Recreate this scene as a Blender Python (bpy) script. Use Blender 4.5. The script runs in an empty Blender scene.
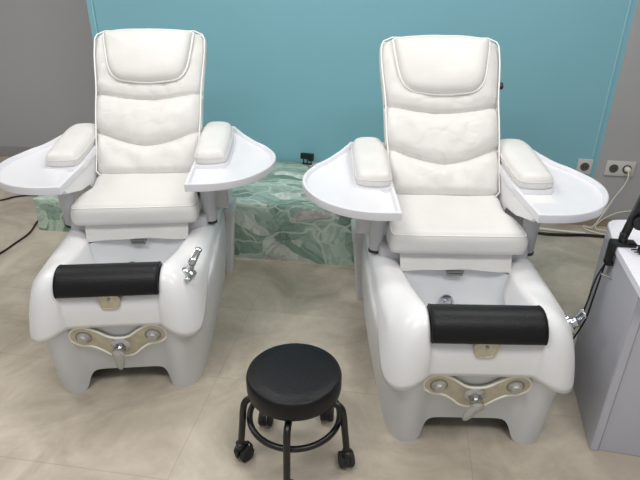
import bpy, bmesh, math, random
from mathutils import Vector, Matrix, noise

random.seed(4)
COL = bpy.context.scene.collection
PI = math.pi

# ------------------------------------------------------------------ materials
def new_mat(name):
    m = bpy.data.materials.new(name)
    m.use_nodes = True
    nt = m.node_tree
    return m, nt, nt.nodes['Principled BSDF']

def srgb(r, g, b):
    def f(c):
        c /= 255.0
        return c / 12.92 if c <= 0.04045 else ((c + 0.055) / 1.055) ** 2.4
    return (f(r), f(g), f(b), 1.0)

def simple(name, col, rough=0.5, metal=0.0, var=0.04, scale=6.0, bump=0.0, bscale=60.0, coat=0.0, spec=0.5):
    m, nt, b = new_mat(name)
    b.inputs['Roughness'].default_value = rough
    b.inputs['Metallic'].default_value = metal
    b.inputs['Coat Weight'].default_value = coat
    b.inputs['Coat Roughness'].default_value = 0.15
    b.inputs['Specular IOR Level'].default_value = spec
    tc = nt.nodes.new('ShaderNodeTexCoord')
    n = nt.nodes.new('ShaderNodeTexNoise')
    n.inputs['Scale'].default_value = scale
    n.inputs['Detail'].default_value = 4
    nt.links.new(tc.outputs['Object'], n.inputs['Vector'])
    r = nt.nodes.new('ShaderNodeValToRGB')
    r.color_ramp.elements[0].position = 0.3
    r.color_ramp.elements[1].position = 0.7
    c = col
    r.color_ramp.elements[0].color = (c[0] * (1 - var), c[1] * (1 - var), c[2] * (1 - var), 1)
    r.color_ramp.elements[1].color = (min(1, c[0] * (1 + var)), min(1, c[1] * (1 + var)), min(1, c[2] * (1 + var)), 1)
    nt.links.new(n.outputs['Fac'], r.inputs['Fac'])
    nt.links.new(r.outputs['Color'], b.inputs['Base Color'])
    if bump > 0:
        n2 = nt.nodes.new('ShaderNodeTexNoise')
        n2.inputs['Scale'].default_value = bscale
        n2.inputs['Detail'].default_value = 3
        nt.links.new(tc.outputs['Object'], n2.inputs['Vector'])
        bp = nt.nodes.new('ShaderNodeBump')
        bp.inputs['Strength'].default_value = bump
        bp.inputs['Distance'].default_value = 0.01
        nt.links.new(n2.outputs['Fac'], bp.inputs['Height'])
        nt.links.new(bp.outputs['Normal'], b.inputs['Normal'])
    return m

M = {}
M['shell'] = simple('shell_white_acrylic', srgb(234, 234, 236), 0.28, var=0.015, scale=3)
M['skirt'] = simple('skirt_white_plastic', srgb(206, 207, 208), 0.42, var=0.03, scale=4)
M['basin'] = simple('basin_white_acrylic', srgb(226, 228, 231), 0.3, var=0.02, scale=5)
M['housing'] = simple('housing_grey_plastic', srgb(196, 197, 200), 0.45, var=0.03)
M['tray'] = simple('tray_white_plastic', srgb(230, 230, 235), 0.3, var=0.012)
M['leather'] = simple('white_leather', srgb(223, 221, 218), 0.45, var=0.025, scale=5, bump=0.12, bscale=140)
M['leather_cream'] = simple('cream_leather', srgb(226, 224, 222), 0.45, var=0.025, scale=9, bump=0.25, bscale=45)
M['piping'] = simple('piping_white', srgb(240, 239, 237), 0.4, var=0.02)
M['black_leather'] = simple('black_leather', srgb(10, 10, 14), 0.42, spec=0.32, var=0.1, bump=0.15, bscale=160)
M['black_metal'] = simple('black_metal', srgb(13, 13, 14), 0.35, var=0.1)
M['black_plastic'] = simple('black_plastic', srgb(14, 14, 16), 0.45, var=0.1)
M['rubber'] = simple('dark_rubber', srgb(38, 37, 38), 0.7, var=0.15)
M['chrome'] = simple('chrome', srgb(200, 202, 206), 0.18, metal=1.0, var=0.05)
M['steel'] = simple('dull_steel', srgb(150, 150, 148), 0.35, metal=0.8, var=0.08)
M['brass'] = simple('tarnished_plate', srgb(196, 190, 170), 0.38, metal=0.45, var=0.12, scale=25)
M['plate_rim'] = simple('plate_rim_white', srgb(236, 233, 222), 0.35, var=0.04)
M['handle'] = simple('pale_handle', srgb(176, 175, 170), 0.3, var=0.05, metal=0.2)
M['teal'] = simple('turquoise_paint', srgb(132, 186, 200), 0.6, var=0.025, scale=0.9, bump=0.05, bscale=40)
M['teal_trim'] = simple('pale_turquoise_bead', srgb(150, 201, 212), 0.5, var=0.03)
M['grey_wall'] = simple('grey_wall_paint', srgb(172, 172, 174), 0.75, var=0.03, scale=1.2, bump=0.06, bscale=30)
M['grey_base'] = simple('grey_baseboard', srgb(150, 150, 152), 0.5, var=0.03)
M['ceiling'] = simple('ceiling_white', srgb(230, 230, 228), 0.8, var=0.02)
M['socket'] = simple('socket_plate', srgb(205, 204, 200), 0.4, var=0.02)
M['socket_well'] = simple('socket_well', srgb(84, 83, 82), 0.5, var=0.03)
M['white_cable'] = simple('white_cable', srgb(225, 222, 210), 0.5, var=0.03)
M['desk'] = simple('desk_grey_laminate', srgb(184, 185, 194), 0.4, var=0.03, scale=3)
M['desk_top'] = simple('desk_white_top', srgb(238, 238, 246), 0.3, var=0.012)
M['underside'] = simple('gasket_dark', srgb(50, 52, 56), 0.5, var=0.05)

def floor_mat():
    m, nt, b = new_mat('stone_tile_floor')
    tc = nt.nodes.new('ShaderNodeTexCoord')
    br = nt.nodes.new('ShaderNodeTexBrick')
    mp = nt.nodes.new('ShaderNodeMapping')
    mp.inputs['Location'].default_value = (0.75, -0.106, 0)
    nt.links.new(tc.outputs['Object'], mp.inputs['Vector'])
    nt.links.new(mp.outputs['Vector'], br.inputs['Vector'])
    br.offset = 0.0
    br.inputs['Color1'].default_value = (1, 1, 1, 1)
    br.inputs['Color2'].default_value = (0.93, 0.93, 0.93, 1)
    br.inputs['Mortar'].default_value = (0.80, 0.78, 0.75, 1)
    br.inputs['Scale'].default_value = 1.0
    br.inputs['Mortar Size'].default_value = 0.0022
    br.inputs['Mortar Smooth'].default_value = 0.3
    br.inputs['Brick Width'].default_value = 1.12
    br.inputs['Row Height'].default_value = 0.572
    n = nt.nodes.new('ShaderNodeTexNoise')
    n.inputs['Scale'].default_value = 2.6
    n.inputs['Detail'].default_value = 7
    n.inputs['Roughness'].default_value = 0.62
    n.inputs['Distortion'].default_value = 0.8
    nt.links.new(tc.outputs['Object'], n.inputs['Vector'])
    r = nt.nodes.new('ShaderNodeValToRGB')
    e = r.color_ramp.elements
    e[0].position = 0.32; e[0].color = srgb(172, 161, 146)
    e[1].position = 0.68; e[1].color = srgb(215, 204, 187)
    k = r.color_ramp.elements.new(0.5); k.color = srgb(196, 185, 169)
    nt.links.new(n.outputs['Fac'], r.inputs['Fac'])
    n3 = nt.nodes.new('ShaderNodeTexNoise')
    n3.inputs['Scale'].default_value = 22
    n3.inputs['Detail'].default_value = 5
    nt.links.new(tc.outputs['Object'], n3.inputs['Vector'])
    r3 = nt.nodes.new('ShaderNodeValToRGB')
    r3.color_ramp.elements[0].position = 0.3; r3.color_ramp.elements[0].color = (0.92, 0.92, 0.91, 1)
    r3.color_ramp.elements[1].position = 0.7; r3.color_ramp.elements[1].color = (1, 1, 1, 1)
    nt.links.new(n3.outputs['Fac'], r3.inputs['Fac'])
    mx = nt.nodes.new('ShaderNodeMix'); mx.data_type = 'RGBA'; mx.blend_type = 'MULTIPLY'
    mx.inputs['Factor'].default_value = 1.0
    nt.links.new(r.outputs['Color'], mx.inputs['A'])
    nt.links.new(br.outputs['Color'], mx.inputs['B'])
    mx2 = nt.nodes.new('ShaderNodeMix'); mx2.data_type = 'RGBA'; mx2.blend_type = 'MULTIPLY'
    mx2.inputs['Factor'].default_value = 1.0
    nt.links.new(mx.outputs['Result'], mx2.inputs['A'])
    nt.links.new(r3.outputs['Color'], mx2.inputs['B'])
    nt.links.new(mx2.outputs['Result'], b.inputs['Base Color'])
    b.inputs['Roughness'].default_value = 0.42
    return m
M['floor'] = floor_mat()

def leaf_mat():
    """printed cloth: overlapping banana leaves with fine veins, muted greens"""
    m, nt, b = new_mat('leaf_print_fabric')
    N, L = nt.nodes, nt.links
    tc = N.new('ShaderNodeTexCoord')
    warp = N.new('ShaderNodeTexNoise'); warp.inputs['Scale'].default_value = 3.0
    warp.inputs['Detail'].default_value = 2
    L.new(tc.outputs['Object'], warp.inputs['Vector'])
    wm = N.new('ShaderNodeVectorMath'); wm.operation = 'MULTIPLY_ADD'
    wm.inputs[1].default_value = (0.30, 0.30, 0.30)
    L.new(warp.outputs['Color'], wm.inputs[0]); L.new(tc.outputs['Object'], wm.inputs[2])
    mp = N.new('ShaderNodeMapping')
    mp.inputs['Rotation'].default_value = (0.5, 0.35, 0.6)
    mp.inputs['Scale'].default_value = (4.2, 11.0, 9.0)
    L.new(wm.outputs[0], mp.inputs['Vector'])
    v = N.new('ShaderNodeTexVoronoi'); v.inputs['Scale'].default_value = 1.0
    L.new(mp.outputs['Vector'], v.inputs['Vector'])
    sep = N.new('ShaderNodeSeparateColor')
    L.new(v.outputs['Color'], sep.inputs['Color'])
    r = N.new('ShaderNodeValToRGB'); r.color_ramp.interpolation = 'CONSTANT'
    cols = [(0.0, (146, 172, 158)), (0.18, (184, 204, 192)), (0.36, (160, 184, 172)), (0.52, (126, 152, 140)),
            (0.66, (212, 222, 212)), (0.80, (168, 190, 178)), (0.90, (196, 194, 190))]
    e = r.color_ramp.elements
    e[0].position = 0.0; e[0].color = srgb(*cols[0][1])
    e[1].position = cols[1][0]; e[1].color = srgb(*cols[1][1])
    for p, c in cols[2:]:
        k = e.new(p); k.color = srgb(*c)
    L.new(sep.outputs[0], r.inputs['Fac'])
    # veins: fine stripes whose direction follows the warped space
    ang = N.new('ShaderNodeMath'); ang.operation = 'MULTIPLY'; ang.inputs[1].default_value = 6.0
    L.new(sep.outputs[1], ang.inputs[0])
    vr = N.new('ShaderNodeVectorRotate'); vr.inputs['Axis'].default_value = (0.3, 0.6, 0.74)
    L.new(wm.outputs[0], vr.inputs['Vector']); L.new(ang.outputs[0], vr.inputs['Angle'])
    mb = N.new('ShaderNodeMapping'); mb.inputs['Scale'].default_value = (9, 42, 34)
    L.new(vr.outputs[0], mb.inputs['Vector'])
    w = N.new('ShaderNodeTexVoronoi'); w.inputs['Scale'].default_value = 1.0
    L.new(mb.outputs['Vector'], w.inputs['Vector'])
    sw = N.new('ShaderNodeSeparateColor'); L.new(w.outputs['Color'], sw.inputs['Color'])
    wr = N.new('ShaderNodeValToRGB')
    wr.color_ramp.elements[0].position = 0.1; wr.color_ramp.elements[0].color = (0.80, 0.82, 0.81, 1)
    wr.color_ramp.elements[1].position = 0.9; wr.color_ramp.elements[1].color = (1.12, 1.10, 1.10, 1)
    L.new(sw.outputs[0], wr.inputs['Fac'])
    mx = N.new('ShaderNodeMix'); mx.data_type = 'RGBA'; mx.blend_type = 'MULTIPLY'; mx.inputs['Factor'].default_value = 1
    L.new(r.outputs['Color'], mx.inputs['A']); L.new(wr.outputs['Color'], mx.inputs['B'])
    # pale midribs along some cell borders
    ve = N.new('ShaderNodeTexVoronoi'); ve.feature = 'DISTANCE_TO_EDGE'; ve.inputs['Scale'].default_value = 0.55
    L.new(mp.outputs['Vector'], ve.inputs['Vector'])
    er = N.new('ShaderNodeValToRGB')
    er.color_ramp.elements[0].position = 0.004; er.color_ramp.elements[0].color = (1, 1, 1, 1)
    er.color_ramp.elements[1].position = 0.030; er.color_ramp.elements[1].color = (0, 0, 0, 1)
    L.new(ve.outputs['Distance'], er.inputs['Fac'])
    mx2 = N.new('ShaderNodeMix'); mx2.data_type = 'RGBA'
    L.new(er.outputs['Color'], mx2.inputs['Factor'])
    L.new(mx.outputs['Result'], mx2.inputs['A']); mx2.inputs['B'].default_value = srgb(205, 216, 202)
    L.new(mx2.outputs['Result'], b.inputs['Base Color'])
    b.inputs['Roughness'].default_value = 0.6
    return m
M['leaf'] = leaf_mat()

# ------------------------------------------------------------------ mesh helpers
def link(name, bm, mat, parent=None, smooth=True, sub=0, autosmooth=None):
    bmesh.ops.recalc_face_normals(bm, faces=bm.faces)
    me = bpy.data.meshes.new(name)
    bm.to_mesh(me); bm.free()
    me.materials.append(mat)
    for p in me.polygons:
        p.use_smooth = smooth
    if autosmooth is not None:
        me.set_sharp_from_angle(angle=math.radians(autosmooth))
    o = bpy.data.objects.new(name, me)
    COL.objects.link(o)
    if parent is not None:
        o.parent = parent
    if sub:
        s = o.modifiers.new('Subdivision', 'SUBSURF'); s.levels = sub; s.render_levels = sub
    return o

def thing(name, label, cat, loc=(0, 0, 0), rz=0.0, group=None):
    o = bpy.data.objects.new(name, None)
    COL.objects.link(o)
    o.location = loc; o.rotation_euler = (0, 0, rz)
    o.empty_display_size = 0.1
    o['label'] = label; o['category'] = cat
    if group: o['group'] = group
    return o

def tag(o, label, cat, group=None):
    o['label'] = label; o['category'] = cat
    if group: o['group'] = group
    return o

def struct(name, bm, mat, **k):
    o = link(name, bm, mat, **k); o['kind'] = 'structure'
    return o

def grid_faces(bm, rows, closed=False, cap0=False, cap1=False):
    n = len(rows[0])
    for i in range(len(rows) - 1):
        for j in range(n if closed else n - 1):
            k = (j + 1) % n
            bm.faces.new((rows[i][j], rows[i][k], rows[i + 1][k], rows[i + 1][j]))
    if cap0: bm.faces.new(rows[0])
    if cap1: bm.faces.new(rows[-1])

def loft(bm, rings, closed=True, cap0=False, cap1=False, mat=None):
    rows = [[bm.verts.new(Vector(p) if mat is None else mat @ Vector(p)) for p in r] for r in rings]
    grid_faces(bm, rows, closed, cap0, cap1)
    return rows

def add_box(bm, x0, x1, y0, y1, z0, z1, bev=0.0, seg=2, mat=None):
    b = bmesh.new()
    bmesh.ops.create_cube(b, size=1.0)
    for v in b.verts:
        v.co = Vector(((x0 + x1) / 2 + v.co.x * (x1 - x0), (y0 + y1) / 2 + v.co.y * (y1 - y0), (z0 + z1) / 2 + v.co.z * (z1 - z0)))
    if bev > 0:
        bmesh.ops.bevel(b, geom=b.edges[:], offset=bev, segments=seg, profile=0.5, affect='EDGES')
    if mat is not None:
        bmesh.ops.transform(b, matrix=mat, verts=b.verts)
    join(bm, b)

def join(bm, b):
    me = bpy.data.meshes.new('tmp')
    b.to_mesh(me); b.free()
    bm.from_mesh(me)
    bpy.data.meshes.remove(me)

def box(name, x0, x1, y0, y1, z0, z1, mat, parent=None, bev=0.0, seg=2, kind=None):
    bm = bmesh.new(); add_box(bm, x0, x1, y0, y1, z0, z1, bev, seg)
    o = link(name, bm, mat, parent, smooth=bev > 0, autosmooth=40 if bev > 0 else None)
    if kind: o['kind'] = kind
    return o

def catmull(pts, sub=6, closed=False):
    P = [Vector(p) for p in pts]; n = len(P); out = []
    rng = range(n) if closed else range(n - 1)
    for i in rng:
        if closed:
            a, b, c, d = P[(i - 1) % n], P[i], P[(i + 1) % n], P[(i + 2) % n]
        else:
            a = P[max(i - 1, 0)]; b = P[i]; c = P[i + 1]; d = P[min(i + 2, n - 1)]
        for s in range(sub):
            t = s / sub
            out.append(0.5 * ((2 * b) + (c - a) * t + (2 * a - 5 * b + 4 * c - d) * t * t + (3 * b - a - 3 * c + d) * t ** 3))
    if not closed: out.append(P[-1])
    return out

def add_tube(bm, path, r, seg=10, closed=False, caps=True):
    P = [Vector(p) for p in path]; n = len(P)
    rad = r if isinstance(r, (list, tuple)) else [r] * n
    T = []
    for i in range(n):
        a = P[(i - 1) % n] if closed else P[max(i - 1, 0)]
        b = P[(i + 1) % n] if closed else P[min(i + 1, n - 1)]
        T.append((b - a).normalized())
    up = Vector((0, 0, 1)) if abs(T[0].z) < 0.9 else Vector((1, 0, 0))
    nrm = (up - T[0] * up.dot(T[0])).normalized()
    rows = []
    for i in range(n):
        nrm = (nrm - T[i] * nrm.dot(T[i]))
        nrm = nrm.normalized() if nrm.length > 1e-6 else Vector((1, 0, 0))
        bi = T[i].cross(nrm)
        rows.append([bm.verts.new(P[i] + (nrm * math.cos(2 * PI * k / seg) + bi * math.sin(2 * PI * k / seg)) * rad[i]) for k in range(seg)])
    if closed: rows.append(rows[0])
    grid_faces(bm, rows, True, caps and not closed, caps and not closed)

def tube(name, path, r, mat, parent=None, seg=10, smooth_sub=0, closed=False):
    if smooth_sub: path = catmull(path, smooth_sub, closed)
    bm = bmesh.new(); add_tube(bm, path, r, seg, closed)
    return link(name, bm, mat, parent, autosmooth=50)

def add_lathe(bm, prof, center=(0, 0, 0), seg=32, mat=None, sx=1.0, sy=1.0):
    rings = []
    for r, z in prof:
        rings.append([(center[0] + sx * r * math.cos(2 * PI * k / seg), center[1] + sy * r * math.sin(2 * PI * k / seg), center[2] + z) for k in range(seg)])
    loft(bm, rings, True, prof[0][0] > 1e-5, prof[-1][0] > 1e-5, mat)
    bmesh.ops.remove_doubles(bm, verts=bm.verts, dist=1e-6)

def lathe(name, prof, mat, parent=None, center=(0, 0, 0), seg=32, xf=None, sx=1, sy=1, sharp=40):
    bm = bmesh.new(); add_lathe(bm, prof, center, seg, xf, sx, sy)
    return link(name, bm, mat, parent, autosmooth=sharp)

def offset_poly(pts, d):
    """pts: list of (x,y) CCW; inward offset d"""
    n = len(pts); out = []
    for i in range(n):
        a, b, c = Vector(pts[i - 1][:2]), Vector(pts[i][:2]), Vector(pts[(i + 1) % n][:2])
        e1 = (b - a).normalized(); e2 = (c - b).normalized()
        n1 = Vector((-e1.y, e1.x)); n2 = Vector((-e2.y, e2.x))
        m = n1 + n2
        if m.length < 1e-6: m = n1
        m.normalize()
        k = max(0.5, m.dot(n1))
        out.append((b.x + m.x * d / k, b.y + m.y * d / k))
    return out

def area(pts):
    return sum(pts[i][0] * pts[(i + 1) % len(pts)][1] - pts[(i + 1) % len(pts)][0] * pts[i][1] for i in range(len(pts))) / 2

def pillow_poly(bm, pts, prof, mat=None, zf=None):
    """stack of inward offsets of a CCW outline; prof = list of (inset, z)"""
    if area(pts) < 0: pts = pts[::-1]
    rings = []
    xs = [p[0] for p in pts]; ys = [p[1] for p in pts]
    cx, cy = (min(xs) + max(xs)) / 2, (min(ys) + max(ys)) / 2
    hx, hy = (max(xs) - min(xs)) / 2, (max(ys) - min(ys)) / 2
    for d, z in prof:
        if d > .0125 and max(p[0] for p in prof) != .034:
            o = [(cx + (x - cx) * (1 - d / hx), cy + (y - cy) * (1 - d / hy)) for x, y in pts]
        else:
            o = offset_poly(pts, d) if abs(d) > 1e-9 else [(p[0], p[1]) for p in pts]
        rings.append([(x, y, z + (zf(x, y) if zf else 0)) for x, y in o])
    loft(bm, rings, True, True, True, mat)

# ------------------------------------------------------------------ room
WY = 3.95                       # turquoise wall
XL, XR = -2.355, 1.458          # its two ends
FARY = 4.80                     # grey wall further back on the left
ZC = 2.9
def rbox(name, *a):
    bm = bmesh.new(); add_box(bm, *a[:6]); return struct(name, bm, a[6], smooth=False)

rbox('floor', -5.2, 3.2, -1.6, FARY + 0.15, -0.1, 0.0, M['floor'])
rbox('ceiling', -5.2, 3.2, -1.6, FARY + 0.15, ZC, ZC + 0.1, M['ceiling'])
rbox('wall_back', XL, XR, WY, WY + 0.15, 0, ZC, M['teal'])
rbox('wall_back_right', XR, 3.2, WY, WY + 0.15, 0, ZC, M['grey_wall'])
rbox('wall_back_left', -5.2, XL + 0.15, FARY, FARY + 0.15, 0, ZC, M['grey_wall'])
rbox('wall_return', XL, XL + 0.15, WY + 0.15, FARY, 0, ZC, M['grey_wall'])
rbox('wall_left', -5.2, -5.1, -1.6, FARY, 0, ZC, M['grey_wall'])
rbox('wall_right', 3.1, 3.2, -1.6, WY, 0, ZC, M['grey_wall'])
bm = bmesh.new(); add_box(bm, -5.1, XL, FARY - 0.015, FARY, 0, 0.105, 0.004)
struct('baseboard_left', bm, M['grey_base'], smooth=False)
M['tan_base'] = simple('tan_baseboard', srgb(150, 141, 124), 0.5, var=0.05)
bm = bmesh.new(); add_box(bm, XL, 3.1, WY - 0.014, WY, 0, 0.062, 0.003)
struct('baseboard_back', bm, M['tan_base'], smooth=False)
for i, x in enumerate((XL + 0.045, XR - 0.045)):
    bm = bmesh.new(); add_box(bm, x - 0.007, x + 0.007, WY - 0.008, WY, 0.062, ZC, 0.003)
    struct('trim_%d' % (i + 1), bm, M['teal_trim'], smooth=False)

# ------------------------------------------------------------------ pedicure chair
def interp(tab, t):
    for (a, va), (b, vb) in zip(tab, tab[1:]):
        if t <= b:
            k = (t - a) / (b - a) if b > a else 0
            return va + (vb - va) * max(0, min(1, k))
    return tab[-1][1]

def smooth01(t):
    t = max(0.0, min(1.0, t)); return t * t * (3 - 2 * t)

def build_chair(loc, rz, label, rot_handle, tap_at, side_button):
    root = thing('pedicure_chair', label, 'spa chair', loc, rz, 'pedicure spa chairs')

    # --- tub shell: profile swept round the U of the rim (half table, mirrored)
    S = [  # lipin, lip, mid, otop, top, itop, imid, iin
     [(0, -.035, .372), (0, -.062, .365), (0, -.066, .44), (0, -.058, .505), (0, -.02, .527), (0, .028, .520), (0, .045, .47), (0, .055, .42)],
     [(.10, -.035, .372), (.10, -.062, .365), (.10, -.066, .44), (.10, -.058, .505), (.10, -.02, .527), (.10, .028, .520), (.09, .045, .47), (.09, .055, .42)],
     [(.185, -.035, .372), (.185, -.064, .365), (.187, -.068, .44), (.19, -.060, .51), (.19, -.02, .530), (.175, .032, .525), (.155, .055, .47), (.15, .07, .42)],
     [(.205, -.045, .370), (.203, -.080, .360), (.203, -.088, .45), (.204, -.066, .575), (.208, -.01, .612), (.197, .060, .590), (.172, .085, .50), (.165, .10, .42)],
     [(.255, -.06, .350), (.258, -.112, .335), (.258, -.106, .45), (.258, -.068, .575), (.25, .01, .612), (.208, .105, .588), (.182, .125, .50), (.175, .13, .42)],
     [(.305, -.06, .325), (.320, -.098, .318), (.318, -.088, .42), (.305, -.045, .550), (.275, .05, .602), (.213, .17, .575), (.188, .175, .49), (.18, .18, .42)],
     [(.335, -.03, .332), (.356, -.050, .322), (.350, -.030, .41), (.332, .01, .530), (.292, .11, .588), (.216, .225, .562), (.193, .23, .48), (.186, .23, .42)],
     [(.340, .03, .37), (.364, .015, .350), (.360, .04, .44), (.343, .08, .524), (.300, .17, .578), (.219, .270, .55), (.2, .275, .475), (.193, .275, .42)],
     [(.345, .13, .44), (.367, .12, .425), (.364, .13, .475), (.350, .16, .522), (.306, .23, .572), (.222, .315, .545), (.205, .32, .475), (.198, .32, .42)],
     [(.348, .27, .465), (.369, .26, .455), (.367, .27, .488), (.354, .29, .522), (.312, .33, .566), (.228, .38, .535), (.213, .38, .47), (.206, .38, .42)],
     [(.350, .42, .47), (.372, .42, .460), (.371, .42, .49), (.360, .43, .522), (.320, .44, .563), (.24, .455, .53), (.228, .46, .47), (.22, .46, .42)],
     [(.352, .62, .47), (.376, .62, .462), (.375, .62, .49), (.366, .62, .522), (.328, .62, .560), (.25, .62, .53), (.24, .62, .47), (.235, .62, .42)],
     [(.352, .96, .47), (.376, .96, .462), (.375, .96, .49), (.366, .96, .522), (.328, .96, .556), (.25, .96, .53), (.24, .96, .47), (.235, .96, .42)],
    ]
    rings = [[(-x, y, z) for x, y, z in s] for s in S[:0:-1]] + [list(s) for s in S]
    bm = bmesh.new(); loft(bm, rings, closed=False)
    cr = bm.edges.layers.float.new('crease_edge')
    rows = len(rings)
    bm.verts.ensure_lookup_table()
    n = 8
    for i in range(rows - 1):
        e = bm.edges.get((bm.verts[i * n + 1], bm.verts[(i + 1) * n + 1]))
        if e: e[cr] = 0.9
        e = bm.edges.get((bm.verts[i * n + 3], bm.verts[(i + 1) * n + 3]))
        if e and (i < 6 or i >= rows - 7): e[cr] = 0.45
        e = bm.edges.get((bm.verts[i * n + 5], bm.verts[(i + 1) * n + 5]))
        if e: e[cr] = 0.35
    for i in range(rows):
        if abs(abs(rings[i][1][0]) - .203) < .001 or abs(abs(rings[i][1][0]) - .185) < .001:
            for k in range(1, 5):
                e = bm.edges.get((bm.verts[i * n + k], bm.verts[i * n + k + 1]))
                if e: e[cr] = 0.45
    link('tub_shell', bm, M['shell'], root, sub=2)

    # --- skirt with two front feet
    bot = [(0, .020, .085), (.08, .020, .086), (.135, .018, .088), (.156, .014, .080), (.170, .008, .060), (.179, -.002, .028), (.188, -.010, 0), (.206, -.026, 0), (.235, -.036, 0), (.27, -.028, 0),
           (.302, .003, 0), (.322, .07, 0), (.333, .25, 0), (.345, .6, 0), (.352, .93, 0), (.345, 1.0, 0), (.30, 1.02, 0), (0, 1.02, 0)]
    top = [(0, -.040, .40), (.08, -.040, .40), (.135, -.040, .40), (.168, -.041, .40), (.188, -.042, .40), (.199, -.047, .40), (.207, -.056, .40), (.224, -.076, .40), (.25, -.088, .40), (.285, -.080, .37),
           (.322, -.040, .37), (.350, .04, .42), (.371, .25, .475), (.375, .6, .485), (.372, .96, .485), (.345, 1.0, .50), (.30, 1.02, .50), (0, 1.02, .50)]
    def full(h):
        return [(-x, y, z) for x, y, z in h[:0:-1] if x > 0] + list(h[:-1]) + [h[-1]]
    rings = []
    for t in (0.0, 0.03, 0.3, 0.6, 0.85, 1.0):
        r = []
        for a, b in zip(bot, top):
            # the feet bow outwards a little towards the lip
            p = [a[k] + (b[k] - a[k]) * t for k in range(3)]
            p[0] += (.034 * math.sin(PI * min(1, t * .80)) if p[0] > .3 else 0) * smooth01((p[1] - .02) / .22) * smooth01((1.02 - p[1]) / .1)
            r.append(tuple(p))
        half = r
        ring = half + [(-x, y, z) for x, y, z in half[-2:0:-1]]
        rings.append(ring)
    for k, dz in ((.965, .003), (.86, .004)):   # ledge tucked under the tub rim
        rings.append([(x * k, .45 + (y - .45) * (1 - (1 - k) * .5), z + dz) for x, y, z in rings[5]])
    bm = bmesh.new(); loft(bm, rings, True)
    link('skirt', bm, M['skirt'], root, sub=1)

    # --- foot basin
    def ring(z, yf, yb, s):
        out = []
        for k in range(40):
            a = 2 * PI * k / 40
            ca, sa = math.cos(a), math.sin(a)
            u = math.copysign(abs(ca) ** 0.45, ca); v = math.copysign(abs(sa) ** 0.45, sa)
            y = (yf + yb) / 2 + v * (yb - yf) / 2
            hw = (.185 + .075 * (y - .03) / .45)
            out.append((u * hw * s, y, z))
        return out
    bm = bmesh.new()
    loft(bm, [ring(.505, .03, .50, 1.0), ring(.44, .06, .485, .97), ring(.36, .09, .44, .90), ring(.30, .12, .39, .80), ring(.278, .15, .35, .66), ring(.272, .2, .30, .3)], True, False, True)
    b_ = link('foot_basin', bm, M['basin'], root)
    xf = Matrix.Translation((-.035, .422, .380)) @ Matrix.Rotation(math.radians(72), 4, 'X')
    lathe('water_jet', [(.030, -.004), (.034, .004), (.032, .012), (.024, .013), (.022, .008), (.012, .009), (.010, .018), (0, .019)], M['chrome'], b_, xf=xf, seg=24)
    bm = bmesh.new()
    rp = [(-.034, -.012), (.034, -.012), (.040, .012), (-.040, .012)]
    pillow_poly(bm, rp, [(0, 0), (0, .008), (.003, .011), (.010, .011), (.012, .006)], Matrix.Translation((0, .470, .500)) @ Matrix.Rotation(math.radians(78), 4, 'X'))
    link('water_inlet', bm, M['steel'], b_, autosmooth=30)

    # --- rear housing and the two rear posts
    bm = bmesh.new()
    add_box(bm, -.335, .335, .52, 1.16, .42, .60, .02, 3)
    add_box(bm, -.25, .25, .74, 1.16, .58, .665, .02, 3)
    add_box(bm, -.33, .33, .98, 1.18, .0, .45, .02, 3)
    link('rear_housing', bm, M['housing'], root, autosmooth=40)
    for s in (-1, 1):
        bm = bmesh.new()
        p = [(.350, 0), (.412, 0), (.428, .43), (.372, .43)]
        rings = []
        for x, z in ((0, 0), (0, 1)):
            pass
        def q(z, g=0.0):
            t = z / .43
            x0 = .345 + .022 * t - g; x1 = .395 + .034 * t + g
            y0 = 1.02 - .03 * t - g; y1 = 1.18 + g
            r = .012
            c = [(x0, y0 + r), (x0 + r, y0), (x1 - r, y0), (x1, y0 + r), (x1, y1 - r), (x1 - r, y1), (x0 + r, y1), (x0, y1 - r)]
            return [(s * x, y, z) for x, y in c]
        loft(bm, [q(0), q(.2), q(.395)], True, True, True)
        link('rear_post', bm, M['skirt'], root, autosmooth=35)
        bm = bmesh.new()
        loft(bm, [q(.39, .006), q(.44, .006), q(.45, .0)], True, True, True)
        link('post_cap', bm, M['skirt'], root, autosmooth=35)

    # --- seat: rounded cushion
    bm = bmesh.new()
    pts = [(-.255, .90), (-.262, .70), (-.298, .60), (-.302, .50), (-.285, .455), (-.2, .447), (0, .445), (.2, .447), (.285, .455), (.302, .50), (.298, .60), (.262, .70), (.255, .90), (0, .91)]
    P = [(p.x, p.y) for p in catmull([(x, y, 0) for x, y in pts], 4, True)]
    def zf(x, y): return .03 * smooth01((y - .5) / .4)
    pillow_poly(bm, P, [(.03, .592), (.008, .602), (0, .625), (0, .655), (.006, .680), (.020, .698), (.045, .706), (.09, .710), (.15, .712)], zf=zf)
    st = link('seat', bm, M['leather'], root)
    for s in (.012,):
        o = offset_poly(P if area(P) > 0 else P[::-1], s)
        bm = bmesh.new()
        add_tube(bm, [(x, y, .687 + zf(x, y)) for x, y in o], .0032, 6, True)
        link('seat_piping', bm, M['piping'], st)
    # hanging front flap
    bm = bmesh.new(); rows = []
    for side in (0, 1):
        for j in (range(6) if side == 0 else range(5, -1, -1)):
            t = j / 5
            row = []
            for i in range(17):
                u = i / 16 * 2 - 1
                lift = (.014 * (1 - abs(u) ** 1.5) - .003) * t
                x = u * (.249 - .006 * t)
                y = .500 - .044 * t + .004 * math.sin(u * 7) * t
                z = .612 - .098 * t + lift
                nx = .016 if side else 0
                row.append(bm.verts.new((x, y + nx, z)))
            rows.append(row)
    rows.append(rows[0])
    grid_faces(bm, rows)
    link('front_flap', bm, M['leather'], root, autosmooth=60)

    # --- backrest frame: local u across, v up the slope, w out of the front face
    base = Vector((0, .824, .73))
    vd = Vector((0, 1.317 - .824, 1.369 - .73)).normalized()
    wd = Vector((0, -vd.z, vd.y))
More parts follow.
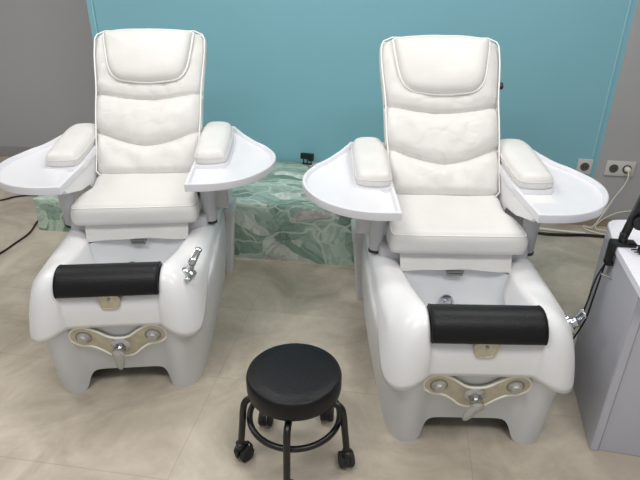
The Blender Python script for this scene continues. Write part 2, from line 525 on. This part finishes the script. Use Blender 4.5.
    B = Matrix(((1, 0, 0, base.x), (0, vd.y, wd.y, base.y), (0, vd.z, wd.z, base.z), (0, 0, 0, 1)))
    VT = .852
    def hw(v):  # half width
        w = .268 + .018 * smooth01(v / .45) + .020 * smooth01((v - .45) / .3)
        r = .055
        if v > VT - r:
            k = (v - (VT - r)) / r
            w -= r * (1 - math.sqrt(max(0, 1 - k * k)))
        if v < .02: w -= .02 * (1 - math.sqrt(max(0, 1 - ((.02 - v) / .02) ** 2)))
        return w
    def face_h(u, v):
        s1 = .462 - .030 * (1 - abs(u) ** 2) + .022 * abs(u) ** 2      # upper seam (dips to the middle)
        s2 = .205 - .040 * (1 - abs(u) ** 1.5) + .055 * abs(u) ** 2    # lower seam
        h = .030 * (1 - abs(u) ** 6)
        for s in (s1, s2):
            h -= .020 * math.exp(-((v - s) / .007) ** 2)
            h -= .017 * math.exp(-((v - s) / .035) ** 2)
        h += .010 * math.sin(PI * max(0, min(1, (v - s2) / max(.05, s1 - s2)))) if v > s2 and v < s1 else 0
        h += .010 * math.sin(PI * max(0, min(1, v / s2))) if v < s2 else 0
        h -= .018 * math.exp(-(v / .018) ** 2)
        h += .010 * noise.noise(Vector((u * 1.8 + 3, v * 7, loc[0] * 5))) + .005 * noise.noise(Vector((u * 5, v * 14, 2 + loc[0])))
        d_ = abs(noise.noise(Vector((u * 2.6 + v * 2, v * 12 - u * 1.5, 9 + loc[0]))))
        h -= .0030 * math.exp(-(d_ / .04) ** 2) * (1 - abs(u) ** 4)
        # slack wrinkles near the lower seam
        h += .0035 * math.sin(u * 9 + v * 30) * math.exp(-((v - .12) / .08) ** 2)
        return h
    bm = bmesh.new(); NV, NU = 110, 56
    front = []; back = []
    for j in range(NV + 1):
        v = VT * j / NV
        w = hw(v)
        rim = 1.0
        front.append([bm.verts.new(B @ Vector((w * (2 * i / NU - 1), v, face_h(2 * i / NU - 1, v) - .022 * (abs(2 * i / NU - 1) ** 14) - .02 * smooth01((v - VT + .04) / .04) ** 2))) for i in range(NU + 1)])
    T = -.085
    grid_faces(bm, front)
    for i in range(2):
        row = []
        for j in range(NV + 1):
            v = VT * j / NV; w = hw(v) - (.012 if i else 0)
            row.append(v)
    # closed rim: walk the border and drop it to the back plane
    border = [front[0][i] for i in range(NU + 1)] + [front[j][NU] for j in range(1, NV + 1)] + [front[NV][i] for i in range(NU - 1, -1, -1)] + [front[j][0] for j in range(NV - 1, 0, -1)]
    def drop(v, w_, k):
        c = B.inverted() @ v.co
        cx, cv = 0.0, VT / 2
        return B @ Vector((c.x * k, cv + (c.y - cv) * k, w_))
    r1 = [bm.verts.new(drop(v, -.03, 1.012)) for v in border]
    r2 = [bm.verts.new(drop(v, -.07, 1.010)) for v in border]
    r3 = [bm.verts.new(drop(v, T, .97)) for v in border]
    grid_faces(bm, [border, r1, r2, r3], True)
    bm.faces.new(r3)
    bk = link('backrest', bm, M['leather'], root)
    path = []
    for j in range(0, 26): path.append((-hw(VT * j / 25 * .999) , VT * j / 25))
    nvp = 40
    left = [(-hw(VT * j / nvp), VT * j / nvp) for j in range(nvp + 1)]
    right = [(hw(VT * j / nvp), VT * j / nvp) for j in range(nvp, -1, -1)]
    loop = left + right
    bm = bmesh.new(); add_tube(bm, [B @ Vector((x * .992, v, .002)) for x, v in loop], .0042, 8, True)
    link('backrest_piping', bm, M['piping'], bk)

    # --- head pillow
    pts = [(-.240, .832), (-.243, .79), (-.230, .70), (-.212, .61), (-.185, .558), (-.145, .532), (-.07, .520), (.0, .516), (.07, .520), (.145, .532), (.185, .558), (.212, .61), (.230, .70), (.243, .79), (.240, .832), (.16, .850), (0, .856), (-.16, .850)]
    P = [(p.x, p.y) for p in catmull([(x, y, 0) for x, y in pts], 5, True)]
    bm = bmesh.new()
    def pz(x, y): return -.026 * smooth01((y - .775) / .07) ** 2 + .005 * noise.noise(Vector((x * 9, y * 9, loc[0])))
    pillow_poly(bm, P, [(.01, -.02), (0, .0), (0, .036), (.008, .054), (.020, .065), (.04, .073), (.07, .078), (.11, .081), (.15, .082)], B, zf=pz)
    pl = link('head_pillow', bm, M['leather'], root)
    o = offset_poly(P if area(P) > 0 else P[::-1], -.001)
    bm = bmesh.new(); add_tube(bm, [B @ Vector((x, y, .036 + pz(x, y))) for x, y in o], .0058, 8, True)
    link('pillow_piping', bm, M['piping'], pl)

    if side_button:
        bm = bmesh.new(); add_box(bm, .297, .322, .585, .615, -.04, -.015, .004, 2, B)
        link('side_buckle', bm, M['black_plastic'], root)

    # --- both arms
    for s in (-1, 1):
        # arm box under the pad
        prof = [(.405, .806), (.40, .79), (.43, .772), (.60, .728), (.74, .716), (.80, .60), (.82, .52), (1.14, .52), (1.16, .60), (1.16, .80), (1.14, .84)]
        bm = bmesh.new()
        loft(bm, [[(s * x, y, z) for y, z in prof] for x in (.274, .425)], True, True, True)
        bmesh.ops.bevel(bm, geom=bm.edges[:], offset=.006, segments=2, affect='EDGES')
        link('arm_box', bm, M['shell'], root, autosmooth=40)

        # tray
        out = [(.272, .357)]
        c = catmull([(.272, .357, 0), (.40, .360, 0), (.505, .400, 0), (.59, .475, 0), (.655, .585, 0), (.688, .71, 0), (.680, .84, 0), (.635, .945, 0), (.565, 1.015, 0), (.505, 1.065, 0), (.472, 1.12, 0), (.458, 1.175, 0)], 6)
        out = [(p.x, p.y) for p in c] + [(.36, 1.178), (.272, 1.175), (.272, 1.0), (.272, .8), (.272, .6), (.272, .46)]
        if s < 0: out = [(-x, y) for x, y in out][::-1]
        def lift(x, y): return .062 * smooth01((y - .86) / .26) * (1 - .55 * smooth01((abs(x) - .47) / .14))
        bm = bmesh.new()
        pillow_poly(bm, out, [(.03, .792), (.014, .793), (.002, .797), (0, .802), (0, .832), (.003, .835), (.012, .835), (.015, .832), (.019, .817), (.034, .812)], zf=lift)
        tr = link('side_tray', bm, M['tray'], root, autosmooth=38)

        # raised ledge that holds the pad, then the pad
        def pad_outline(g):
            p = [(.286, .680), (.300, .645), (.36, .634), (.422, .648), (.440, .685), (.448, .80), (.452, .95), (.448, 1.06), (.43, 1.115), (.38, 1.13), (.32, 1.125), (.295, 1.09), (.284, .95), (.284, .78)]
            q_ = [(a.x, a.y) for a in catmull([(x, y, 0) for x, y in p], 4, True)]
            if s < 0: q_ = [(-x, y) for x, y in q_][::-1]
            if area(q_) < 0: q_ = q_[::-1]
            return offset_poly(q_, g)
        def slope(x, y): return .040 * smooth01((y - .62) / .50)
        bm = bmesh.new()
        pillow_poly(bm, pad_outline(-.013), [(0, .805), (.0, .826), (.005, .836), (.02, .838)], zf=lambda x, y: slope(x, y) * .9)
        link('pad_ledge', bm, M['tray'], root, autosmooth=50)
        bm = bmesh.new()
        pillow_poly(bm, pad_outline(0), [(.010, .832), (0, .840), (-.003, .856), (-.001, .872), (.006, .887), (.0124, .895), (.028, .903), (.045, .907), (.06, .908)], zf=slope)
        ap = link('armrest_pad', bm, M['leather_cream'], root)
        bm = bmesh.new(); add_tube(bm, [(x, y, .870 + slope(x, y)) for x, y in pad_outline(-.003)], .0022, 6, True)
        link('pad_seam', bm, M['leather_cream'], ap)

        # tapered post under the tray
        lathe('tray_post', [(.030, 0), (.031, .01), (.036, .12), (.044, .255)], M['housing'], root, center=(s * .345, .585, .548), seg=28, sy=.85)
        lathe('post_gasket', [(.034, -.004), (.035, .008), (.030, .010)], M['underside'], root, center=(s * .345, .585, .548), seg=28, sy=.85)

    # --- black leg pad between the two front lobes
    prof = [(.060, .530), (.066, .555), (.060, .588), (.040, .612), (.010, .623), (-.024, .621), (-.054, .606), (-.076, .580), (-.086, .550), (-.082, .528), (-.06, .522), (.04, .522)]
    prof = [(p.x, p.y) for p in catmull([(a, b, 0) for a, b in prof], 4, True)]
    cy, cz = -.01, .565
    bm = bmesh.new(); rings = []
    for x, k in ((-.2, .80), (-.202, .90), (-.199, .97), (-.192, 1.0), (-.18, 1.0), (-.1, 1.003), (0, 1.0), (.1, 1.003), (.18, 1.0), (.192, 1.0), (.199, .97), (.202, .90), (.2, .80)):
        rings.append([(x, cy + (a - cy) * k, cz + (b - cz) * k) for a, b in prof])
    loft(bm, rings, True, True, True)
    lp = link('leg_rest_pad', bm, M['black_leather'], root)
    for s in (-1, 1):
        bm = bmesh.new(); add_tube(bm, [(s * .197, cy + (a - cy) * .985, cz + (b - cz) * .985) for a, b in prof], .0026, 6, True)
        link('pad_welt', bm, M['black_leather'], lp)

    # --- overflow plate under the pad
    bm = bmesh.new()
    op = [(-.040, .032), (-.039, -.012), (-.026, -.032), (.026, -.032), (.039, -.012), (.040, .032)]
    op = [(p.x, p.y) for p in catmull([(a, b, 0) for a, b in op], 3, True)]
    X = Matrix.Translation((0, -.066, .488)) @ Matrix.Rotation(math.radians(92), 4, 'X')
    pillow_poly(bm, op, [(0, -.003), (0, .003), (.002, .005), (.007, .005), (.008, .003)], X)
    ov = link('overflow_plate', bm, M['brass'], root, autosmooth=40)
    lathe('overflow_screw', [(.006, 0), (.006, .009), (.003, .011), (0, .011)], M['steel'], ov, xf=Matrix.Translation((0, -.066, .506)) @ Matrix.Rotation(PI / 2, 4, 'X'), seg=14)

    # --- drain plate with knobs and valve
    tilt = math.atan2(.060, .315)
    X = Matrix.Translation((0, -.0225, .25)) @ Matrix.Rotation(PI / 2 + tilt, 4, 'X')   # local xy -> plate plane, z -> out
    half = [(x * 1.03, y * 1.04) for x, y in [(.04, .050), (.085, .086), (.130, .110), (.170, .103), (.195, .070), (.192, .032), (.160, .006), (.115, -.004), (.080, -.030), (.045, -.062)]]
    outl = [(0, .043)] + half + [(0, -.072)] + [(-x, y) for x, y in half[::-1]]
    P = [(p.x, p.y) for p in catmull([(a, b, 0) for a, b in outl], 5, True)]
    bm = bmesh.new()
    pillow_poly(bm, P, [(0, -.006), (0, .005), (.004, .006)], X)
    dp = link('drain_plate', bm, M['brass'], root, autosmooth=40)
    o = offset_poly(P if area(P) > 0 else P[::-1], .002)
    bm = bmesh.new(); add_tube(bm, [X @ Vector((x, y, .005)) for x, y in o], .0055, 8, True)
    link('plate_rim', bm, M['plate_rim'], dp)
    for s in (-1, 1):
        Y = X @ Matrix.Translation((s * .143, .055, 0))
        lathe('control_knob', [(.026, .004), (.028, .010), (.021, .013), (.020, .024), (.017, .028), (0, .029)], M['handle'], dp, xf=Y, seg=24)
        lathe('knob_ring', [(.034, .004), (.034, .008), (.029, .010), (.027, .006)], M['steel'], dp, xf=Y, seg=24)
    Y = X @ Matrix.Translation((0, .0, 0))
    va = lathe('drain_valve', [(.042, .004), (.043, .010), (.034, .016), (.024, .020), (.022, .040), (.026, .046), (.026, .062), (.020, .066), (0, .067)], M['chrome'], dp, xf=Y, seg=28)
    H = Y @ Matrix.Translation((0, 0, .060)) @ Matrix.Rotation(rot_handle, 4, 'Z')
    bm = bmesh.new(); rings = []
    for t, w, h, z in ((.012, .012, .008, .0), (0, .019, .011, .0), (-.02, .021, .012, .002), (-.045, .020, .011, .008), (-.065, .015, .009, .013), (-.074, .008, .006, .015)):
        rings.append([(w * math.cos(2 * PI * k / 14), t, z + h * math.sin(2 * PI * k / 14)) for k in range(14)])
    loft(bm, rings, True, True, True, H)
    link('valve_handle', bm, M['handle'], va)

    # --- mixer tap on the outer front lobe
    X = tap_at
    tp = lathe('mixer_tap', [(.024, -.014), (.025, .0), (.020, .004), (.013, .007), (.011, .025), (.013, .040), (.010, .046), (0, .047)], M['chrome'], root, xf=X, seg=24)
    bm = bmesh.new(); rings = []
    for t, z, w, h in ((-.012, .038, .009, .009), (0, .048, .013, .011), (.015, .062, .012, .009), (.028, .075, .011, .007), (.038, .082, .012, .006), (.043, .084, .007, .004)):
        rings.append([(w * math.cos(2 * PI * k / 12), t, z + h * math.sin(2 * PI * k / 12)) for k in range(12)])
    loft(bm, rings, True, True, True, X)
    link('tap_lever', bm, M['chrome'], tp)
    Y = X @ Matrix.Translation((.012, -.045, -.006))
    lathe('tap_button', [(.011, -.006), (.011, .002), (.006, .004), (.005, .012), (0, .013)], M['chrome'], tp, xf=Y, seg=16)
    return root

build_chair((.357, 1.634, 0), math.radians(7.61), 'white pedicure spa chair on the right, beside the grey desk',
            math.radians(-38), Matrix.Translation((.345, .075, .510)) @ Matrix.Rotation(math.radians(66), 4, 'Y') @ Matrix.Rotation(math.radians(120), 4, 'Z') @ Matrix.Diagonal((1.7, 1.7, .62, 1)), True)
build_chair((-1.120, 1.707, 0), math.radians(13.6), 'white pedicure spa chair on the left, with chrome mixer tap standing up',
            0.0, Matrix.Translation((.312, .035, .566)) @ Matrix.Rotation(math.radians(22), 4, 'Y') @ Matrix.Rotation(math.radians(-12), 4, 'Z') @ Matrix.Diagonal((1.3, 1.1, 1.1, 1)), False)

# ------------------------------------------------------------------ round stool
SX, SY = -.306, 1.447
st = thing('rolling_stool', 'low round black padded stool on five castors, in front between the two chairs', 'stool', (SX, SY, 0))
lathe('seat', [(.0, .330), (.158, .330), (.169, .335), (.1715, .348), (.1715, .392), (.168, .402), (.160, .408), (.12, .4105), (.06, .412), (0, .4125)], M['black_leather'], st, seg=64, sharp=60)
lathe('seat_plate', [(0, .308), (.135, .308), (.137, .333), (0, .333)], M['black_metal'], st, seg=40)
bm = bmesh.new(); add_tube(bm, [(.168 * math.cos(2 * PI * k / 64), .168 * math.sin(2 * PI * k / 64), .205) for k in range(64)], .0115, 12, True)
link('foot_ring', bm, M['black_metal'], st)
for i, deg in enumerate((-10, 62, 136, 197, 273)):
    a = math.radians(deg)
    ca, sa = math.cos(a), math.sin(a)
    lp = catmull([(.08, 0, .302), (.145, 0, .303), (.178, 0, .288), (.189, 0, .25), (.196, 0, .18), (.207, 0, .078)], 6)
    lg = tube('leg', [(p.x * ca, p.x * sa, p.z) for p in lp], .0128, M['black_metal'], st, 12)
    C_ = Matrix.Translation((.209 * ca, .209 * sa, 0)) @ Matrix.Scale(1.12, 4) @ Matrix.Rotation(a + [0.5, -1.0, 0.8, 2.2, 1.3][i], 4, 'Z')
    bm = bmesh.new()
    add_lathe(bm, [(.014, .0), (.016, .004), (.016, .022), (.009, .026), (.008, .032)], (0, 0, .055), 16, C_)
    rings = []
    for x in (-.017, .017):
        pass
    # hood over the twin wheels
    hood = [(.034 * math.cos(t), .034 * math.sin(t)) for t in [math.radians(d) for d in range(-15, 196, 15)]]
    hin = [(.030 * math.cos(t), .030 * math.sin(t)) for t in [math.radians(d) for d in range(195, -16, -15)]]
    loop = hood + hin
    loft(bm, [[(x, .012 + py, .030 + pz) for py, pz in loop] for x in (-.007, .007)], True, True, True, C_)
    castor = link('castor', bm, M['black_plastic'], st, autosmooth=45)
    for sx in (-1, 1):
        W = C_ @ Matrix.Translation((sx * .016, .012, .0275)) @ Matrix.Rotation(PI / 2, 4, 'Y')
        lathe('wheel', [(.006, -.009), (.024, -.009), (.0275, -.006), (.0275, .006), (.024, .009), (.006, .009)], M['rubber'], castor, xf=W, seg=24)

# ------------------------------------------------------------------ fabric covered platform
def cloth_box(name, x0, x1, y0, y1, h, label, cat, seed, sag=.004, rz=0.0):
    bm = bmesh.new()
    def pt(x, y, z):
        n_ = noise.noise(Vector((x * 5 + seed, y * 5, z * 6)))
        return Vector((x + n_ * sag, y + noise.noise(Vector((x * 6, y * 4 + seed, z * 5))) * sag, z + (noise.noise(Vector((x * 4, y * 5, seed))) * sag if z > .02 else 0)))
    nx = max(4, int((x1 - x0) / .06)); ny = max(4, int((y1 - y0) / .06)); nz = max(3, int(h / .05))
    r = .012
    hx, hy = (x1 - x0) / 2, (y1 - y0) / 2
    per = []
    for i in range(nx): per.append((-hx + 2 * hx * i / nx, -hy))
    for i in range(ny): per.append((hx, -hy + 2 * hy * i / ny))
    for i in range(nx): per.append((hx - 2 * hx * i / nx, hy))
    for i in range(ny): per.append((-hx, hy - 2 * hy * i / ny))
    rings = []
    for k in range(nz + 1):
        z = (h - r) * k / nz
        rings.append([pt(x, y, z) for x, y in per])
    rings.append([pt(x * (1 - .3 * r / hx), y * (1 - .3 * r / hy), h - .3 * r) for x, y in per])
    rings.append([pt(x * (1 - r / hx), y * (1 - r / hy), h) for x, y in per])
    rows = loft(bm, rings, True)
    # top grid
    top = {}
    kx, ky = 1 - r / hx, 1 - r / hy
    ring = rows[-1]
    for i in range(nx): top[(i, 0)] = ring[i]
    for j in range(ny): top[(nx, j)] = ring[nx + j]
    for i in range(nx): top[(nx - i, ny)] = ring[nx + ny + i]
    for j in range(ny): top[(0, ny - j)] = ring[2 * nx + ny + j]
    for i in range(nx + 1):
        for j in range(ny + 1):
            if (i, j) not in top:
                top[(i, j)] = bm.verts.new(pt((-hx + 2 * hx * i / nx) * kx, (-hy + 2 * hy * j / ny) * ky, h))
    for i in range(nx):
        for j in range(ny):
            bm.faces.new((top[(i, j)], top[(i + 1, j)], top[(i + 1, j + 1)], top[(i, j + 1)]))
    bm.faces.new(rows[0][::-1])
    o = link(name, bm, M['leaf'], None, autosmooth=60)
    o.location = ((x0 + x1) / 2, (y0 + y1) / 2, 0)
    o.rotation_euler = (0, 0, rz)
    return tag(o, label, cat)
cloth_box('covered_platform', -1.80, .40, 2.99, 3.928, .395, 'long low platform under leaf print cloth, against the turquoise wall between the chairs', 'platform', 1.3)
cloth_box('covered_box', -2.57, -1.90, 3.17, 3.42, .255, 'small low box in leaf print cloth on the floor behind the left chair', 'box', 7.7, .010)

# black charger standing on the platform
pa = thing('power_adapter', 'small black adapter block standing on the leaf print platform by the wall', 'adapter', (-.680, 3.855, .397), math.radians(-8))
box('body', -.052, .052, -.018, .018, .040, .085, M['black_plastic'], pa, .007)
box('socket_head', .012, .050, -.020, .016, .028, .075, M['black_plastic'], pa, .005)
for x in (-.030, .0, .032):
    lathe('prong', [(.0045, 0), (.0045, .042)], M['black_plastic'], pa, center=(x, 0, .002), seg=10)
box('base_strip', -.040, .036, -.014, .014, .0, .006, M['black_plastic'], pa, .002)
wc = tube('cable', [(-.62, 3.84, .402), (-.56, 3.86, .402), (-.48, 3.84, .402), (-.42, 3.78, .402), (-.40, 3.70, .402), (-.44, 3.62, .402)], .0035, M['white_cable'], None, 8, 5)
tag(wc, 'short white cord curled on top of the leaf print platform', 'cord')

# ------------------------------------------------------------------ sockets and cables on the right
def socket_unit(root, x, z, plug=False):
    w = lathe('socket_well', [(.030, .0), (.031, .011), (.027, .012), (.025, .0088), (0, .0088)], M['socket_well'], root, xf=Matrix.Translation((x, -.004, z)) @ Matrix.Rotation(PI / 2, 4, 'X'), seg=28)
    for dx in (-.009, .009):
        lathe('pin_hole', [(.0045, .006), (.0045, .0095), (0, .0095)], M['black_plastic'], w, xf=Matrix.Translation((x + dx, -.004, z)) @ Matrix.Rotation(PI / 2, 4, 'X'), seg=10)
s1 = thing('wall_socket', 'single white wall socket straddling the edge of the turquoise paint', 'socket', (1.372, WY, .464))
box('cover_plate', -.052, .052, -.012, -.0, -.056, .056, M['socket'], s1, .004)
socket_unit(s1, 0, 0)
s2 = thing('double_socket', 'double white wall socket on the grey wall with one white plug in it', 'socket', (1.618, WY, .462))
box('cover_plate', -.100, .100, -.012, -.0, -.056, .056, M['socket'], s2, .004)
socket_unit(s2, -.045, 0); socket_unit(s2, .045, 0)
pc = thing('plug_cable', 'white plug in the double socket with its white cable looping over the floor', 'cable', (1.663, WY - .014, .463))
lathe('plug', [(.020, .0), (.021, .012), (.017, .034), (.010, .040), (0, .041)], M['white_cable'], pc, xf=Matrix.Rotation(PI / 2, 4, 'X'), seg=20)
pts = [(1.667, 3.90, .452), (1.668, 3.885, .40), (1.650, 3.885, .33), (1.61, 3.88, .25), (1.56, 3.87, .12), (1.50, 3.86, .012), (1.455, 3.90, .006), (1.448, 3.84, .006), (1.50, 3.785, .006), (1.60, 3.745, .006),
       (1.66, 3.78, .012), (1.58, 3.80, .018), (1.525, 3.83, .014), (1.54, 3.89, .02), (1.60, 3.93, .06), (1.68, 3.925, .115), (1.80, 3.92, .145), (1.95, 3.92, .16)]
tube('cord', [(x - 1.667, y - (WY - .014), z - .455) for x, y, z in pts], .0042, M['white_cable'], pc, 8, 8)
c3 = tube('floor_cable', [(.70, 3.79, .012), (.90, 3.75, .012), (1.03, 3.722, .012), (1.13, 3.698, .012), (1.27, 3.704, .012), (1.45, 3.725, .012), (1.75, 3.70, .012)], .011, M['black_plastic'], None, 10, 8)
tag(c3, 'thick black cable lying on the floor along the back wall', 'cable')
c4 = tube('floor_conduit', [(.70, 3.85, .010), (.95, 3.81, .010), (1.2, 3.78, .010), (1.42, 3.74 + .02, .010)], .010, M['white_cable'], None, 10, 8)
tag(c4, 'pale cable lying just behind the thick black one', 'cable')
c5 = tube('cable', [(-3.50, 3.50, .008), (-3.255, 3.634, .008), (-3.186, 3.728, .008), (-3.084, 3.781, .008), (-2.969, 3.777, .008), (-2.86, 3.725, .008), (-2.80, 3.66, .008), (-2.70, 3.58, .008), (-2.5, 3.56, .008)], .007, M['black_plastic'], None, 8, 6)
tag(c5, 'thin black cord curving on the floor to the back of the small leaf print box', 'cord')
c6 = tube('cable', [(-2.61, 3.42, .06), (-2.66, 3.40, .02), (-2.68, 3.30, .008), (-2.607, 3.10, .008), (-2.594, 2.92, .008), (-2.592, 2.77, .008), (-2.62, 2.55, .008)], .006, M['black_plastic'], None, 8, 6)
tag(c6, 'thin black floor cord running forward from the small leaf print box', 'cord')

# ------------------------------------------------------------------ desk
dk = thing('manicure_desk', 'pale grey desk with white rounded top at the right edge', 'desk', (.85, 1.64, 0))
# floor plan of the body (world): front-left, back-left, back-right, front-right
def dloc(x, y, z=0): return (x - .85, y - 1.64, z)
def prism(name, pts, z0, z1, mat, parent, bev=.003):
    bm = bmesh.new()
    loft(bm, [[dloc(x, y, z0) for x, y in pts], [dloc(x, y, z1) for x, y in pts]], True, True, True)
    if bev: bmesh.ops.bevel(bm, geom=bm.edges[:], offset=bev, segments=2, affect='EDGES')
    return link(name, bm, mat, parent, autosmooth=35)
prism('side_panel', [(.842, 1.645), (.872, 1.642), (.925, 2.15), (.895, 2.155)], 0, .715, M['desk'], dk)
prism('front_panel', [(.873, 1.650), (1.45, 1.612), (1.45, 1.632), (.876, 1.672)], 0, .715, M['desk'], dk)
prism('side_panel', [(1.45, 1.60), (1.48, 1.60), (1.50, 2.12), (1.47, 2.12)], 0, .715, M['desk'], dk)
tp = [(.835, 1.60), (1.50, 1.555), (1.52, 2.17), (1.05, 2.235)]
corner = [(.96, 2.238), (.925, 2.225), (.905, 2.195), (.896, 2.15)]
tp = [(.834, 1.60), (1.50, 1.555), (1.55, 2.28), (1.10, 2.252), (.978, 2.240), (.938, 2.228), (.915, 2.203), (.903, 2.17), (.872, 2.0)]
bm = bmesh.new()
pillow_poly(bm, [dloc(x, y)[:2] for x, y in tp], [(.004, .715), (0, .719), (0, .746), (.004, .750)])
link('desk_top', bm, M['desk_top'], dk, autosmooth=35)

# desk lamp clamped to the left edge of the desk
lm = thing('clamp_lamp', 'black swing arm lamp clamped to the left edge of the desk', 'lamp', (.876, 1.972, .75))
def lb(name, x0, x1, y0, y1, z0, z1, parent=lm, mat=M['black_metal'], bev=.003, xf=None):
    bm = bmesh.new(); add_box(bm, x0, x1, y0, y1, z0, z1, bev, 2, xf)
    return link(name, bm, mat, parent, autosmooth=40)
cl = lb('clamp', -.028, .060, -.022, .022, .002, .018)
lb('clamp_jaw', -.030, -.012, -.020, .020, -.085, .010, cl)
lb('clamp_jaw', -.030, -.003, -.018, .018, -.085, -.070, cl)
lathe('clamp_screw', [(.005, -.13), (.005, -.045), (.010, -.045), (.010, -.038), (0, -.038)], M['steel'], cl, center=(-.012, 0, 0), seg=14)
tube('screw_handle', [(-.040, -.020, -.122), (.010, -.045, -.132)], .0045, M['steel'], cl, 8)
lathe('swivel', [(.016, .016), (.016, .05), (.011, .055), (0, .055)], M['black_metal'], lm, center=(.012, 0, 0), seg=18)
arm_dir = Vector((.052, .0, .30)).normalized()
ang = math.atan2(arm_dir.x, arm_dir.z)
A = Matrix.Translation((.012, 0, .035)) @ Matrix.Rotation(ang, 4, 'Y')
ar = lb('lower_arm', -.013, .013, -.012, .012, 0, .42, xf=A)
lathe('tension_knob', [(.026, -.016), (.028, -.010), (.028, .010), (.026, .016), (0, .016)], M['black_plastic'], ar, xf=A @ Matrix.Translation((.024, -.014, .075)) @ Matrix.Rotation(PI / 2, 4, 'X'), seg=20)
E_ = A @ Vector((0, 0, .42))
lathe('elbow_joint', [(.022, -.018), (.024, -.012), (.024, .012), (.022, .018), (0, .018)], M['black_plastic'], lm, xf=Matrix.Translation(E_) @ Matrix.Rotation(PI / 2, 4, 'X'), seg=20)
A2 = Matrix.Translation(E_) @ Matrix.Rotation(math.radians(72), 4, 'Y')
lb('upper_arm', -.012, .012, -.011, .011, 0, .36, xf=A2)
E2 = A2 @ Vector((0, 0, .38))
lathe('lamp_head', [(.0, .02), (.02, .02), (.05, 0), (.075, -.03), (.072, -.032), (.045, -.006), (0, .005)], M['black_plastic'], lm, center=tuple(E2), seg=28)
q = [(.858, 1.99, .70), (.848, 2.0, .665), (.838, 1.99, .60), (.826, 1.975, .50), (.822, 1.98, .40), (.815, 2.02, .28), (.81, 2.08, .16), (.82, 2.16, .03), (.86, 2.28, .008)]
tube('power_cord', [(x - .862, y - 1.975, z - .75) for x, y, z in q], .0038, M['black_plastic'], lm, 8, 6)
q = [(.852, 1.985, .70), (.840, 1.99, .655), (.822, 1.99, .58), (.808, 1.98, .46), (.798, 2.0, .34), (.792, 2.06, .22), (.80, 2.14, .05), (.83, 2.27, .008)]
tube('power_cord', [(x - .862, y - 1.975, z - .75) for x, y, z in q], .0034, M['black_plastic'], lm, 8, 6)
ad = thing('plug_adapter', 'small black two-pin plug lying on the white desk top beside the lamp', 'plug', (.936, 1.900, .752), math.radians(10))
box('body', -.012, .06, -.020, .020, 0, .026, M['black_plastic'], ad, .006)
for y in (-.010, .010):
    tube('pin', [(-.012, y, .014), (-.038, y, .014)], .0028, M['black_plastic'], ad, 8)
cd = tube('cable', [(.915, 2.03, .756), (.925, 1.99, .756), (.955, 1.965, .756), (1.02, 1.985, .756), (1.10, 1.99, .756)], .0032, M['black_plastic'], None, 8, 6)
tag(cd, 'thin black cord curving over the white desk top', 'cord')

# ------------------------------------------------------------------ light
def ceiling_light(x, y, sx, sy, watts, label, col=(1, .985, .96)):
    t = thing('ceiling_panel_light', label, 'ceiling light', (x, y, ZC))
    box('frame', -sx / 2 - .02, sx / 2 + .02, -sy / 2 - .02, sy / 2 + .02, -.025, 0, M['ceiling'], t, .003)
    l = bpy.data.lights.new('panel_lamp', 'AREA')
    l.shape = 'RECTANGLE'; l.size = sx; l.size_y = sy; l.energy = watts; l.color = col
    o = bpy.data.objects.new('panel_lamp', l); COL.objects.link(o)
    o.parent = t; o.location = (0, 0, -.03)
ceiling_light(-1.1, 2.5, 1.2, .6, 21, 'rectangular ceiling light above the backrest of the left chair')
ceiling_light(.9, 2.5, 1.2, .6, 21, 'rectangular ceiling light above the backrest of the right chair')
ceiling_light(-1.1, .5, 1.2, .6, 26, 'rectangular ceiling light above the open floor, left of the viewer')
ceiling_light(.9, .5, 1.2, .6, 26, 'rectangular ceiling light above the open floor, right of the viewer')
ceiling_light(-3.6, 2.6, 1.2, .6, 32, 'rectangular ceiling light far left over the empty floor')

w = bpy.data.worlds.new('room_air'); bpy.context.scene.world = w
w.use_nodes = True
w.node_tree.nodes['Background'].inputs['Color'].default_value = (.93, .96, 1.0, 1)
w.node_tree.nodes['Background'].inputs['Strength'].default_value = 0.55

# ------------------------------------------------------------------ camera
F_PX = 522.99
R = [[0.9885050787770324, 0.15101257747659516, 0.007273972497065741],
     [0.0727031891129724, -0.43261814538239013, -0.8986410777272005],
     [-0.13255925288268677, 0.8888401090303205, -0.4386243298603116]]
cam = bpy.data.cameras.new('camera'); co = bpy.data.objects.new('camera', cam); COL.objects.link(co)
cam.sensor_fit = 'HORIZONTAL'; cam.sensor_width = 36.0; cam.lens = F_PX / 640 * 36
right, down, fwd = (Vector(r).normalized() for r in R)
up = -down; back = -fwd
co.matrix_world = Matrix(((right.x, up.x, back.x, 0), (right.y, up.y, back.y, 0), (right.z, up.z, back.z, 1.65), (0, 0, 0, 1)))
cam.clip_start = 0.02
sc = bpy.context.scene
sc.camera = co
sc.view_settings.view_transform = 'Standard'
sc.view_settings.look = 'None'
sc.view_settings.gamma = 1.0
sc.view_settings.use_curve_mapping = False
sc.view_settings.exposure = 0.0
